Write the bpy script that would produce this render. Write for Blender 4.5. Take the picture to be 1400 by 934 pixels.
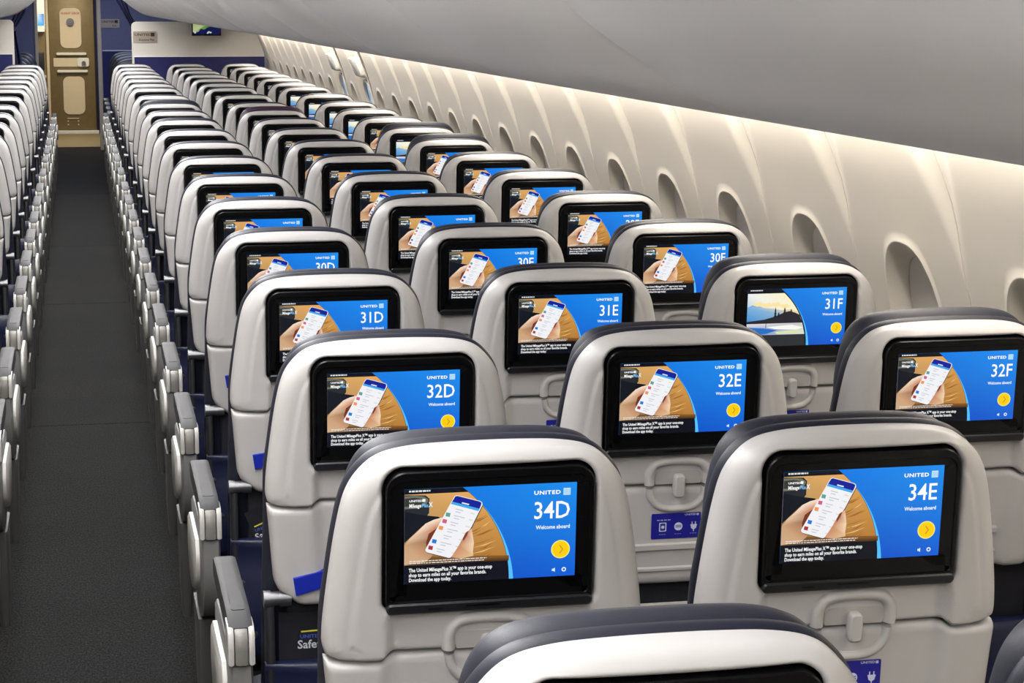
import bpy, bmesh, math, random
import numpy as np
from mathutils import Vector
from mathutils.geometry import tessellate_polygon

# ------------------------------------------------------------------ clear
for o in list(bpy.data.objects):
    bpy.data.objects.remove(o, do_unlink=True)
scene = bpy.context.scene
COL = scene.collection
random.seed(4)

# ------------------------------------------------------------------ camera
CAM_Z = 1.66
cam_d = bpy.data.cameras.new('camera')
cam_d.sensor_width = 36.0
cam_d.lens = 36.0 * 2865.5 / 1400.0
cam_d.clip_start = 0.05
cam = bpy.data.objects.new('camera', cam_d)
cam.location = (0, 0, CAM_Z)
cam.rotation_euler = (math.pi / 2 - 0.1596, 0, -0.201)
COL.objects.link(cam)
scene.camera = cam

# ------------------------------------------------------------------ view
scene.view_settings.view_transform = 'Standard'
scene.view_settings.look = 'None'
scene.view_settings.gamma = 1
scene.view_settings.exposure = 0.50
scene.view_settings.use_curve_mapping = False

# ------------------------------------------------------------------ world (closed cabin; faint ambient only)
w = bpy.data.worlds.new('world'); scene.world = w; w.use_nodes = True
w.node_tree.nodes['Background'].inputs[0].default_value = (0.8, 0.85, 0.9, 1)
w.node_tree.nodes['Background'].inputs[1].default_value = 0.3


def area_light(name, loc, rot, sx, sy, power, color):
    l = bpy.data.lights.new(name, 'AREA'); l.shape = 'RECTANGLE'
    l.size = sx; l.size_y = sy; l.energy = power; l.color = color
    o = bpy.data.objects.new(name, l); o.location = loc; o.rotation_euler = rot
    COL.objects.link(o); return o


# cabin ceiling light along the aisle, sidewall wash lights above the window panels, first class mood light
for k in range(7):
    area_light('ceiling_lamp', (0, -0.3 + 3.0 * k, 2.13), (0, 0, 0), 0.62, 2.6, 40, (1.0, 0.985, 0.97))
for sx in (1, -1):
    area_light('sidewall_lamp', (sx * 1.432, 8.4, 1.50), (0, math.radians(-22) * sx, 0), 0.035, 20.2, 60, (1.0, 0.94, 0.86))
area_light('mood_lamp', (0.25, 22.0, 2.0), (0, 0, 0), 0.9, 4.0, 22, (0.62, 0.70, 1.0))
area_light('galley_lamp', (-0.1, 26.4, 2.05), (0, 0, 0), 0.7, 1.2, 26, (1.0, 0.90, 0.72))


# ------------------------------------------------------------------ materials
def srgb(c):
    return tuple((x / 255 / 12.92) if x / 255 <= 0.04045 else ((x / 255 + 0.055) / 1.055) ** 2.4 for x in c)


MATS = {}


def mat(name, rgb, rough=0.5, metal=0.0, noise=0.0, nscale=60.0, bump=0.0, bscale=300.0, coat=0.0, spec=0.5):
    if name in MATS:
        return MATS[name]
    m = bpy.data.materials.new(name); m.use_nodes = True
    nt = m.node_tree; b = nt.nodes['Principled BSDF']
    b.inputs['Roughness'].default_value = rough
    b.inputs['Metallic'].default_value = metal
    b.inputs['Coat Weight'].default_value = coat
    b.inputs['Specular IOR Level'].default_value = spec
    base = srgb(rgb)
    tc = nt.nodes.new('ShaderNodeTexCoord')
    n = nt.nodes.new('ShaderNodeTexNoise'); n.inputs['Scale'].default_value = nscale; n.inputs['Detail'].default_value = 4
    nt.links.new(tc.outputs['Object'], n.inputs['Vector'])
    r = nt.nodes.new('ShaderNodeValToRGB')
    r.color_ramp.elements[0].position = 0.3; r.color_ramp.elements[1].position = 0.7
    r.color_ramp.elements[0].color = tuple(x * (1 - noise) for x in base) + (1,)
    r.color_ramp.elements[1].color = tuple(min(1, x * (1 + noise)) for x in base) + (1,)
    nt.links.new(n.outputs['Fac'], r.inputs['Fac']); nt.links.new(r.outputs['Color'], b.inputs['Base Color'])
    if bump:
        n2 = nt.nodes.new('ShaderNodeTexNoise'); n2.inputs['Scale'].default_value = bscale; n2.inputs['Detail'].default_value = 3
        nt.links.new(tc.outputs['Object'], n2.inputs['Vector'])
        bp = nt.nodes.new('ShaderNodeBump'); bp.inputs['Strength'].default_value = bump; bp.inputs['Distance'].default_value = 0.002
        nt.links.new(n2.outputs['Fac'], bp.inputs['Height']); nt.links.new(bp.outputs['Normal'], b.inputs['Normal'])
    MATS[name] = m
    return m


def attr_mat(name, emit):
    m = bpy.data.materials.new(name); m.use_nodes = True
    nt = m.node_tree; b = nt.nodes['Principled BSDF']
    a = nt.nodes.new('ShaderNodeVertexColor'); a.layer_name = 'Col'
    if emit:
        b.inputs['Base Color'].default_value = (0.01, 0.01, 0.012, 1)
        b.inputs['Roughness'].default_value = 0.25
        b.inputs['Specular IOR Level'].default_value = 0.2
        nt.links.new(a.outputs['Color'], b.inputs['Emission Color'])
        b.inputs['Emission Strength'].default_value = emit
    else:
        nt.links.new(a.outputs['Color'], b.inputs['Base Color']); b.inputs['Roughness'].default_value = 0.45
    MATS[name] = m
    return m


M_SHELL = mat('shell_plastic', (190, 188, 187), 0.36, noise=0.02, nscale=8, bump=0.02, bscale=900)
M_BLACK = mat('black_plastic', (9, 9, 11), 0.3, noise=0.1, spec=0.3)
M_GLASS = mat('screen_glass', (5, 5, 7), 0.12, noise=0.05, spec=0.3)
M_LIP = mat('bezel_lip', (22, 23, 27), 0.4, noise=0.08)
M_NAVY = mat('navy_leather', (21, 24, 40), 0.48, noise=0.10, nscale=25, bump=0.10, bscale=500)
M_HEAD = mat('navy_headrest', (29, 31, 45), 0.50, noise=0.08, nscale=25, bump=0.10, bscale=500)
M_PURPLE = mat('plum_headrest', (66, 38, 62), 0.5, noise=0.08, nscale=25, bump=0.10, bscale=500)
M_POCKET = mat('blue_leather', (15, 23, 56), 0.42, noise=0.12, nscale=20, bump=0.15, bscale=260)
M_DARK = mat('dark_navy_fabric', (10, 12, 26), 0.7, noise=0.15)
M_FRAME = mat('dark_frame', (34, 35, 40), 0.45, noise=0.1)
M_SILVER = mat('brushed_silver', (130, 130, 133), 0.32, metal=0.85, noise=0.05, nscale=200)
M_PAD = mat('armrest_pad', (42, 42, 45), 0.6, noise=0.04, nscale=300, bump=0.08, bscale=900)
M_CHEEK = mat('armrest_white', (182, 180, 176), 0.35, noise=0.02)
M_HINGE = mat('armrest_hinge', (128, 126, 121), 0.45, metal=0.2, noise=0.04)
M_SHROUD = mat('shroud_grey', (122, 121, 121), 0.4, noise=0.03)
M_TAG = mat('blue_tag', (14, 38, 170), 0.5, noise=0.03)
M_BIN = mat('bin_plastic', (243, 243, 244), 0.45, noise=0.012, nscale=3)
M_WALL = mat('sidewall', (226, 219, 206), 0.42, noise=0.012, nscale=4)
M_LIPW = mat('reveal_lip', (228, 222, 212), 0.4, noise=0.012)
M_SHADE = mat('window_shade', (214, 207, 198), 0.5, noise=0.02, nscale=5)
M_BULK = mat('bulkhead_white', (222, 217, 208), 0.45, noise=0.015, nscale=3)
M_BNAVY = mat('bulkhead_navy', (20, 22, 92), 0.55, noise=0.05, nscale=30)
M_PLATE = mat('plate_tan', (172, 160, 146), 0.4, metal=0.2, noise=0.04)
M_INK = mat('ink', (52, 48, 46), 0.6, noise=0.02)
M_RED = mat('red_ink', (190, 62, 40), 0.6, noise=0.02)
M_DOOR = mat('door_khaki', (128, 112, 78), 0.4, metal=0.25, noise=0.08, nscale=14)
M_CREAM = mat('door_cream', (222, 208, 180), 0.45, noise=0.02)
M_WHITE = mat('white_paint', (236, 234, 228), 0.4, noise=0.015)
M_FWALL = mat('blue_grey_wall', (112, 116, 148), 0.6, noise=0.04, nscale=30)
M_CURT = mat('navy_curtain', (16, 20, 62), 0.85, noise=0.15, nscale=30)
M_FSEAT = mat('charcoal_leather', (44, 44, 47), 0.45, noise=0.1, nscale=20, bump=0.1, bscale=300)
M_CEIL = mat('ceiling_white', (225, 225, 224), 0.6, noise=0.01)
M_GFLOOR = mat('galley_vinyl', (140, 124, 92), 0.5, noise=0.1, nscale=20)
M_REDBOOK = mat('magenta_paper', (150, 30, 70), 0.5, noise=0.05)
M_PAPER = mat('white_paper', (225, 222, 218), 0.6, noise=0.02)
M_EMITATTR = attr_mat('display_light', 0.72)
M_PRINT = attr_mat('printed', 0)

# carpet: charcoal with fine flecks and soft wear
m = bpy.data.materials.new('carpet'); m.use_nodes = True
nt = m.node_tree; b = nt.nodes['Principled BSDF']; b.inputs['Roughness'].default_value = 0.95
b.inputs['Specular IOR Level'].default_value = 0.15
tc = nt.nodes.new('ShaderNodeTexCoord')
mp = nt.nodes.new('ShaderNodeMapping'); mp.inputs['Scale'].default_value = (210, 80, 160)
nt.links.new(tc.outputs['Object'], mp.inputs['Vector'])
n = nt.nodes.new('ShaderNodeTexNoise'); n.inputs['Scale'].default_value = 1.0; n.inputs['Detail'].default_value = 3
nt.links.new(mp.outputs['Vector'], n.inputs['Vector'])
r = nt.nodes.new('ShaderNodeValToRGB')
r.color_ramp.elements[0].position = 0.35; r.color_ramp.elements[0].color = srgb((8, 8, 10)) + (1,)
r.color_ramp.elements[1].position = 0.74; r.color_ramp.elements[1].color = srgb((56, 55, 56)) + (1,)
nt.links.new(n.outputs['Fac'], r.inputs['Fac'])
n2 = nt.nodes.new('ShaderNodeTexNoise'); n2.inputs['Scale'].default_value = 1.7; n2.inputs['Detail'].default_value = 2
nt.links.new(tc.outputs['Object'], n2.inputs['Vector'])
mx = nt.nodes.new('ShaderNodeMixRGB'); mx.blend_type = 'MULTIPLY'; mx.inputs['Fac'].default_value = 0.5
nt.links.new(r.outputs['Color'], mx.inputs['Color1']); nt.links.new(n2.outputs['Color'], mx.inputs['Color2'])
hs = nt.nodes.new('ShaderNodeHueSaturation'); hs.inputs['Saturation'].default_value = 0.12
nt.links.new(mx.outputs['Color'], hs.inputs['Color'])
nt.links.new(hs.outputs['Color'], b.inputs['Base Color'])
bp = nt.nodes.new('ShaderNodeBump'); bp.inputs['Strength'].default_value = 0.6; bp.inputs['Distance'].default_value = 0.004
nt.links.new(n.outputs['Fac'], bp.inputs['Height']); nt.links.new(bp.outputs['Normal'], b.inputs['Normal'])
M_CARPET = m


# ------------------------------------------------------------------ mesh helpers
def mesh_from(name, verts, faces, material, smooth=40):
    me = bpy.data.meshes.new(name)
    me.from_pydata([tuple(map(float, v)) for v in verts], [], [tuple(map(int, f)) for f in faces])
    bm = bmesh.new(); bm.from_mesh(me)
    bmesh.ops.remove_doubles(bm, verts=bm.verts, dist=1e-6)
    bmesh.ops.recalc_face_normals(bm, faces=bm.faces)
    bm.to_mesh(me); bm.free()
    me.materials.append(material)
    if smooth:
        for p in me.polygons: p.use_smooth = True
        me.set_sharp_from_angle(angle=math.radians(smooth))
    return me


def link(name, me, parent=None, label=None, cat=None, group=None, kind=None, loc=None):
    o = bpy.data.objects.new(name, me); COL.objects.link(o)
    if parent is not None: o.parent = parent
    if loc is not None: o.location = loc
    if label: o['label'] = label
    if cat: o['category'] = cat
    if group: o['group'] = group
    if kind: o['kind'] = kind
    return o


def empty(name, loc, label=None, cat=None, group=None, kind=None):
    o = link(name, None, None, label, cat, group, kind, loc); o.empty_display_size = 0.1
    return o


class MB:
    def __init__(s): s.v = []; s.f = []
    def add(s, v, f):
        b = len(s.v); s.v += [tuple(x) for x in v]; s.f += [tuple(i + b for i in q) for q in f]; return s
    def box(s, x0, x1, y0, y1, z0, z1, bev=0.0):
        if bev <= 0:
            v = [(x, y, z) for x in (x0, x1) for y in (y0, y1) for z in (z0, z1)]
            return s.add(v, [(0, 1, 3, 2), (4, 6, 7, 5), (0, 4, 5, 1), (2, 3, 7, 6), (0, 2, 6, 4), (1, 5, 7, 3)])
        bm = bmesh.new(); bmesh.ops.create_cube(bm, size=1)
        for q in bm.verts:
            q.co = ((x0 + x1) / 2 + q.co.x * (x1 - x0), (y0 + y1) / 2 + q.co.y * (y1 - y0), (z0 + z1) / 2 + q.co.z * (z1 - z0))
        bmesh.ops.bevel(bm, geom=list(bm.edges), offset=bev, segments=3, affect='EDGES', profile=0.5)
        bm.verts.index_update()
        s.add([q.co[:] for q in bm.verts], [[q.index for q in f.verts] for f in bm.faces]); bm.free(); return s
    def loft(s, rings, cap0=True, cap1=True, closed=True):
        n = len(rings[0]); v = [p for r_ in rings for p in r_]; f = []
        for j in range(len(rings) - 1):
            for i in range(n if closed else n - 1):
                k = (i + 1) % n
                f.append((j * n + i, j * n + k, (j + 1) * n + k, (j + 1) * n + i))
        if cap0: f.append(tuple(range(n)))
        if cap1: f.append(tuple((len(rings) - 1) * n + i for i in range(n))[::-1])
        return s.add(v, f)
    def cyl(s, p0, p1, rad, seg=16, rad1=None):
        p0 = Vector(p0); p1 = Vector(p1); d = (p1 - p0).normalized()
        a = d.orthogonal().normalized(); b_ = d.cross(a); r1 = rad if rad1 is None else rad1
        ring = lambda c, rr: [tuple(c + a * rr * math.cos(t) + b_ * rr * math.sin(t)) for t in [2 * math.pi * k / seg for k in range(seg)]]
        return s.loft([ring(p0, rad), ring(p1, r1)])
    def build(s, name, material, smooth=40): return mesh_from(name, s.v, s.f, material, smooth)


def catmull(pts, n=8):
    out = []
    for i in range(len(pts) - 1):
        p0 = np.array(pts[max(i - 1, 0)]); p1 = np.array(pts[i]); p2 = np.array(pts[i + 1]); p3 = np.array(pts[min(i + 2, len(pts) - 1)])
        for k in range(n):
            t = k / n
            out.append(tuple(0.5 * (2 * p1 + (p2 - p0) * t + (2 * p0 - 5 * p1 + 4 * p2 - p3) * t * t + (3 * p1 - p0 - 3 * p2 + p3) * t ** 3)))
    out.append(tuple(pts[-1])); return out


def rrect(u0, u1, v0, v1, r_, seg=6, r_bot=None):
    rb = r_ if r_bot is None else r_bot
    pts = []
    for cx, cy, a0, rr in ((u1 - r_, v1 - r_, 0, r_), (u0 + r_, v1 - r_, 90, r_), (u0 + rb, v0 + rb, 180, rb), (u1 - rb, v0 + rb, 270, rb)):
        for k in range(seg + 1):
            a = math.radians(a0 + 90 * k / seg); pts.append((cx + rr * math.cos(a), cy + rr * math.sin(a)))
    return pts


def offset(poly, d):
    P = np.array(poly); n = len(P); out = []
    for i in range(n):
        a = P[i] - P[i - 1]; b_ = P[(i + 1) % n] - P[i]
        t = a / (np.linalg.norm(a) + 1e-9) + b_ / (np.linalg.norm(b_) + 1e-9); t = t / (np.linalg.norm(t) + 1e-9)
        out.append(tuple(P[i] + d * np.array([t[1], -t[0]])))
    return out


def polar(poly, c, thetas):
    P = np.array(poly) - np.array(c)
    out = []
    n = len(P)
    for th in thetas:
        d = np.array([math.cos(th), math.sin(th)]); best = 0
        for i in range(n):
            a = P[i]; e = P[(i + 1) % n] - a
            den = d[0] * e[1] - d[1] * e[0]
            if abs(den) < 1e-12: continue
            t = (a[0] * e[1] - a[1] * e[0]) / den; s_ = (a[0] * d[1] - a[1] * d[0]) / den
            if t > 0 and -1e-6 <= s_ <= 1 + 1e-6: best = max(best, t)
        out.append(best)
    return np.array(out)


def sst(a, b_, x):
    t = min(1, max(0, (x - a) / (b_ - a))); return t * t * (3 - 2 * t)


# ------------------------------------------------------------------ seat back frame: u across, v up the back, w towards the row behind
TILT = math.radians(5.2); ZR = 1.106


def bk(u, v, w_):
    return (u, -v * math.sin(TILT) - w_ * math.cos(TILT), ZR + v * math.cos(TILT) - w_ * math.sin(TILT))


half = [(0, .0415), (.043, .0410), (.09, .0385), (.125, .0310), (.148, .0150), (.166, -.012), (.177, -.055), (.187, -.12), (.193, -.17), (.1945, -.200)]
halfc = catmull(half, 6)


def full_outline(hc, bottom):
    right = [p for p in hc] + bottom
    left = [(-u, v) for u, v in right[::-1] if u > 1e-6]
    return right[::-1][::1] if False else (left[::-1][::-1] and ([(-u, v) for u, v in right[::-1]][:-1] + right))


def sym(hc, bottom):
    right = list(hc) + list(bottom)              # from top centre clockwise to bottom
    left = [(-u, v) for u, v in right[1:]][::-1]  # bottom left up to top
    return (left + right)[::-1]                   # counter-clockwise


SHELL = sym(halfc, [(.1925, -.2085), (.188, -.2120), (.128, -.2120), (.118, -.2040)])
BEZ = rrect(-.1245, .1245, -.151, .021, .024, 7, .014)


def upper_shell():
    N = 260; c = (0, -.07)
    th = [2 * math.pi * k / N for k in range(N)]
    extra = [math.atan2(v - c[1], u - c[0]) % (2 * math.pi) for u, v in [(.188, -.212), (-.188, -.212), (.1925, -.2085), (-.1925, -.2085), (.128, -.212), (-.128, -.212), (.118, -.204), (-.118, -.204)]]
    th = sorted(th + extra)
    Ro = polar(SHELL, c, th); Ri = polar(offset(BEZ, .0035), c, th)
    rhos = [0, .03, .07, .12, .18, .24, .30, .36, .42, .48, .54, .60, .66, .72, .78, .83, .88, .92, .95, .975, .99, 1.0]
    rings = []

    segs = [(np.array(SHELL[q]), np.array(SHELL[(q + 1) % len(SHELL)])) for q in range(len(SHELL)) if not (SHELL[q][1] < -.2035 and SHELL[(q + 1) % len(SHELL)][1] < -.2035 and max(abs(SHELL[q][0]), abs(SHELL[(q + 1) % len(SHELL)][0])) < .1885)]
    SA = np.array([a for a, _ in segs]); SB = np.array([b_ for _, b_ in segs]); SE = SB - SA; SL = (SE ** 2).sum(1)

    def dside(u, v):
        q = np.array([u, v]) - SA; t = np.clip((q * SE).sum(1) / SL, 0, 1)
        return float(np.sqrt(((q - SE * t[:, None]) ** 2).sum(1).min()))

    def pt(k, r_, wv): return bk(c[0] + math.cos(th[k]) * r_, c[1] + math.sin(th[k]) * r_, wv)
    rings.append([pt(k, Ri[k], -.014) for k in range(len(th))])
    for rho in rhos:
        ring = []
        for k in range(len(th)):
            rr = Ri[k] + (Ro[k] - Ri[k]) * rho
            u = c[0] + math.cos(th[k]) * rr; v = c[1] + math.sin(th[k]) * rr
            d = dside(u, v); db = v + .204 + .008 * min(1, max(0, (abs(u) - .118) / .010))
            wv = .005 - .25 * u * u
            if d < .026: wv -= .026 * (1 - math.sqrt(max(0, 1 - (1 - d / .026) ** 2)))
            wv -= .0035 * sst(.034, .027, d)
            if db < .005: wv -= .005 * (1 - max(db, 0) / .005) ** 2
            wv -= .013 * sst(.126, .110, abs(u)) * sst(-.149, -.160, v)
            di = rho * (Ro[k] - Ri[k])
            if di < .006: wv -= .005 * (1 - di / .006) ** 2
            ring.append(bk(u, v, wv))
        rings.append(ring)
    rings.append([pt(k, Ro[k], -.050) for k in range(len(th))])
    return MB().loft(rings, False, False).build('back_shell', M_SHELL, 50)


def lower_shell():
    vs = [-.2085, -.2100, -.2140, -.222, -.235, -.25, -.268, -.285, -.30, -.318, -.336, -.350, -.360, -.368, -.3735, -.374]
    hwx = [-.374, -.357, -.347, -.30, -.2085]; hwy = [.150, .167, .183, .1865, .193]
    us = [-1, -.985, -.96, -.92, -.86, -.8, -.74, -.7, -.66, -.62, -.58, -.54, -.48, -.4, -.2, 0, .2, .4, .48, .54, .58, .62, .66, .7, .74, .8, .86, .92, .96, .985, 1]
    rows = []
    for v in vs:
        hw = float(np.interp(v, hwx, hwy)); row = []
        for s_ in us:
            u = s_ * hw; d = (1 - abs(s_)) * hw; wv = .001 - .25 * u * u
            if d < .014: wv -= .016 * (1 - math.sqrt(max(0, 1 - (1 - d / .014) ** 2)))
            dt = -.2085 - v
            if dt < .005: wv -= .006 * (1 - dt / .005) ** 2
            db = v + .374
            if db < .006: wv -= .006 * (1 - db / .006) ** 2
            wid = .118 - .10 * max(0, -.21 - v)
            wv -= .012 * sst(wid + .012, wid - .006, abs(u))
            sd = min(1, max(0, (abs(u) - .118) / .010)) * max(0, 1 - dt / .04)
            row.append((u, v - .008 * sd, wv))
        rows.append(row)
    n = len(us); V = [bk(*p) for r_ in rows for p in r_]; Fc = []
    for j in range(len(vs) - 1):
        for i in range(n - 1): Fc.append((j * n + i, j * n + i + 1, (j + 1) * n + i + 1, (j + 1) * n + i))
    ring = [(0, i) for i in range(n)] + [(j, n - 1) for j in range(1, len(vs))] + [(len(vs) - 1, i) for i in range(n - 2, -1, -1)] + [(j, 0) for j in range(len(vs) - 2, 0, -1)]
    b0 = len(V)
    for (j, i) in ring: u, v, _ = rows[j][i]; V.append(bk(u, v, -.05))
    L = len(ring)
    for k in range(L):
        a, b_ = ring[k], ring[(k + 1) % L]
        Fc.append((a[0] * n + a[1], b_[0] * n + b_[1], b0 + (k + 1) % L, b0 + k))
    return mesh_from('tray_shell', V, Fc, M_SHELL, 50)


def ring_bk(poly, wv): return [bk(u, v, wv) for u, v in poly]


def bezel_mesh():
    mb = MB(); inner = rrect(-.1185, .1185, -.1375, .0095, .016, 7, .006)
    mb.loft([ring_bk(BEZ, -.016), ring_bk(BEZ, .000), ring_bk(offset(BEZ, -.0015), .0015), ring_bk(offset(inner, .0012), .0015), ring_bk(inner, -.0008), ], False, False)
    mb.loft([ring_bk(inner, -.0008), ring_bk(offset(inner, -.02), -.0008)], False, True)
    return mb.build('screen_bezel', M_BLACK, 35)


def bezel_lip_mesh():
    mb = MB()
    o_ = rrect(-.1235, .1235, -.1525, -.1395, .006, 4, .006)
    mb.loft([ring_bk(o_, -.004), ring_bk(o_, .0035), ring_bk(offset(o_, -.002), .0055)], False, True)
    return mb.build('bezel_lip', M_LIP, 35)


def lip_detail(u0, u1, v):
    o_ = rrect(u0, u1, v - .0012, v + .0012, .001, 2)
    return MB().loft([ring_bk(o_, .005), ring_bk(o_, .0062)], False, True).build('card_slot', M_BLACK, 30)


def cushion_mesh():
    hc = catmull([(u, v) for u, v in half[:-1]] + [(.194, -.25), (.198, -.40), (.200, -.60)], 5)
    o_ = sym(hc, [(.19, -.625), (.17, -.635)])
    mb = MB()
    prof = [(-.046, -.004), (-.050, .001), (-.057, .0035), (-.066, .003), (-.073, -.001), (-.077, -.006), (-.105, -.012), (-.118, -.022), (-.124, -.04)]
    mb.loft([ring_bk(offset(o_, d), wv) for wv, d in prof], True, True)
    return mb.build('backrest', M_NAVY, 60)


def headrest_mesh():
    hc = catmull([(0, .0400), (.045, .0395), (.095, .0365), (.130, .026), (.152, .002), (.163, -.035), (.168, -.08), (.166, -.13)], 6)
    o_ = sym(hc, [(.155, -.148), (.13, -.155)])
    prof = [(-.074, -.012), (-.079, -.003), (-.088, .0015), (-.102, .002), (-.118, -.002), (-.130, -.010), (-.138, -.025), (-.141, -.05)]
    return MB().loft([ring_bk(offset(o_, d), wv) for wv, d in prof], True, True)


def latch_arch():
    # raised D-shaped rim round the tray latch (upper half on the back shell)
    path = [(-.047, -.2035), (-.0475, -.185), (-.040, -.171), (-.024, -.1655), (0, -.1645), (.024, -.1655), (.040, -.171), (.0475, -.185), (.047, -.2035)]
    return bead(path, .0085, .012, -.012, 'latch_rim')


def latch_bowl():
    path = [(.046, -.2105), (.043, -.226), (.032, -.240), (.016, -.2455), (0, -.2465), (-.016, -.2455), (-.032, -.240), (-.043, -.226), (-.046, -.2105)]
    return bead(path, .0065, .009, -.014, 'latch_bowl')


def bead(path, rw, rh, base, name):
    pts = catmull(path, 5); rings = []
    P = np.array(pts)
    for i in range(len(P)):
        t = P[min(i + 1, len(P) - 1)] - P[max(i - 1, 0)]; t = t / np.linalg.norm(t); nrm = np.array([-t[1], t[0]])
        ring = []
        for k in range(9):
            a = math.pi * k / 8
            q = P[i] + nrm * rw * math.cos(a); ring.append(bk(q[0], q[1], base + rh * math.sin(a)))
        ring.append(bk(*(P[i] - nrm * rw), base - .006)); ring.append(bk(*(P[i] + nrm * rw), base - .006))
        rings.append(ring)
    return MB().loft(rings).build(name, M_SHELL, 50)


def latch_tab():
    o_ = rrect(-.0085, .0085, -.2235, -.186, .006, 4)
    return MB().loft([ring_bk(o_, -.012), ring_bk(o_, .003), ring_bk(offset(o_, -.0025), .0055)], False, True).build('tray_latch', M_SHELL, 45)


def latch_slot():
    o_ = rrect(-.038, .038, -.2035, -.1815, .008, 4, .002)
    return MB().loft([ring_bk(o_, -.016), ring_bk(o_, -.0075)], False, True).build('latch_recess', mat('recess_shade_plastic', (176, 173, 171), 0.5), 30)  # shell grey darkened to paint in the shade of the recess


def ledge(v0, v1, h):
    o_ = rrect(-.095, .095, v0, v1, .003, 3)
    return MB().loft([ring_bk(o_, -.014), ring_bk(o_, -.011 + h - .002), ring_bk(offset(o_, -.002), -.011 + h)], False, True).build('tray_ledge', M_SHELL, 40)


# ------------------------------------------------------------------ flat print / display art: coloured polygons in layers
def text2d(body, size, bold=0.0, sx=1.0, align='LEFT', space=1.0):
    cu = bpy.data.curves.new('t', 'FONT'); cu.body = body; cu.size = size; cu.resolution_u = 2; cu.offset = bold * size
    cu.align_x = align; cu.space_character = space; cu.fill_mode = 'FRONT'
    o = bpy.data.objects.new('t', cu); COL.objects.link(o)
    bpy.context.view_layer.update()
    me = o.to_mesh()
    V = [(v.co.x * sx, v.co.y) for v in me.vertices]; Fc = [tuple(p.vertices) for p in me.polygons]
    o.to_mesh_clear(); bpy.data.objects.remove(o); bpy.data.curves.remove(cu)
    return V, Fc


class Art:
    def __init__(s, place, step=.00012): s.v = []; s.f = []; s.c = []; s.place = place; s.step = step
    def tri(s, V, Fc, cols, layer):
        b0 = len(s.v)
        for x, y in V: s.v.append(s.place(x, y, layer * s.step))
        for f in Fc: s.f.append(tuple(i + b0 for i in f)); s.c.append([cols[i] for i in f])
    def poly(s, pts, col, layer):
        cols = [srgb(c) for c in (col if isinstance(col, list) else [col] * len(pts))]
        T = tessellate_polygon([[Vector((p[0], p[1], 0)) for p in pts]])
        s.tri(pts, T, cols, layer)
    def text(s, body, x, y, size, col, layer, **k):     # y grows downwards
        V, Fc = text2d(body, size, **k)
        s.tri([(x + a, y - b_) for a, b_ in V], Fc, [srgb(col)] * len(V), layer)
    def circle(s, cx, cy, r_, col, layer, n=28): s.poly([(cx + r_ * math.cos(2 * math.pi * k / n), cy + r_ * math.sin(2 * math.pi * k / n)) for k in range(n)], col, layer)
    def rect(s, x0, y0, x1, y1, col, layer): s.poly([(x0, y0), (x1, y0), (x1, y1), (x0, y1)], col, layer)
    def build(s, name, material, flip=True):
        me = bpy.data.meshes.new(name); me.from_pydata(s.v, [], s.f)
        a = me.color_attributes.new('Col', 'FLOAT_COLOR', 'CORNER'); k = 0
        for p, cols in zip(me.polygons, s.c):
            for li, c in zip(p.loop_indices, cols): a.data[li].color = (*c, 1)
        me.materials.append(material); return me


H = .1163; AW = 1.760
disp_place = lambda x, y, dw: bk((x - AW / 2) * H, -y * H, -.0005 + dw)


def zp(x, y): return ((x - 62) / 1146 * AW, (y - 146 + .0475 * (x - 62)) / (642 - .012 * (x - 62)))  # photo crop -> display coords


CXC, RC = -.1977, 1.272


def arc(r_, cx, t0, t1, n=22): return [(cx + math.sqrt(max(0, r_ * r_ - (1 - (t0 + (t1 - t0) * k / n)) ** 2)), t0 + (t1 - t0) * k / n) for k in range(n + 1)]


def dashes(A, x0, x1, y, h, col, layer, seed=1):
    rnd = random.Random(seed); x = x0
    while x < x1:
        wd = rnd.uniform(.014, .045); A.rect(x, y, min(x + wd, x1), y + h, col, layer); x += wd + .007


def display_common(A):
    A.poly([(0, 0), (AW, 0), (AW, 1), (0, 1)], [(0, 110, 225), (24, 140, 236), (10, 92, 210), (0, 62, 186)], 0)
    # light-blue rim widening downwards, then the dark field
    A.poly([(0, 0)] + [(x + .045 * (y ** 1.5), y) for x, y in arc(RC, CXC, 0, 1)] + [(0, 1)], (84, 190, 255), 1)
    A.poly([(0, 0)] + arc(RC, CXC, 0, 1) + [(0, 1)], (5, 8, 22), 2)
    A.text('UNITED', 1.318, .116, .056, (255, 255, 255), 3, bold=.03, sx=1.25, space=1.14)
    A.rect(1.622, .058, 1.695, .132, (196, 226, 250), 3)
    for k in range(4):
        A.rect(1.632 + .016 * k, .066, 1.638 + .016 * k, .124, (150, 200, 240), 4)
    for k in range(3):
        A.rect(1.628, .078 + .018 * k, 1.689, .082 + .018 * k, (150, 200, 240), 4)
    A.text('Welcome aboard', 1.345, .485, .058, (235, 245, 255), 3, bold=.022, sx=.86)
    A.circle(1.605, .71, .098, (255, 236, 120), 3); A.circle(1.605, .71, .088, (255, 205, 0), 4)
    for s_ in (1, -1):
        A.poly([(1.590, .71 + s_ * .040), (1.600, .71 + s_ * .046), (1.634, .71), (1.620, .71)], (200, 140, 30), 5)
    A.rect(1.520, .917, 1.534, .941, (210, 232, 255), 3)
    A.poly([(1.534, .917), (1.552, .905), (1.552, .953), (1.534, .941)], (210, 232, 255), 3)
    A.circle(1.645, .929, .024, (225, 240, 255), 3, 16); A.circle(1.645, .929, .012, (8, 84, 205), 4, 12)
    dashes(A, .045, .26, .012, .018, (225, 225, 225), 3, 3)


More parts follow.
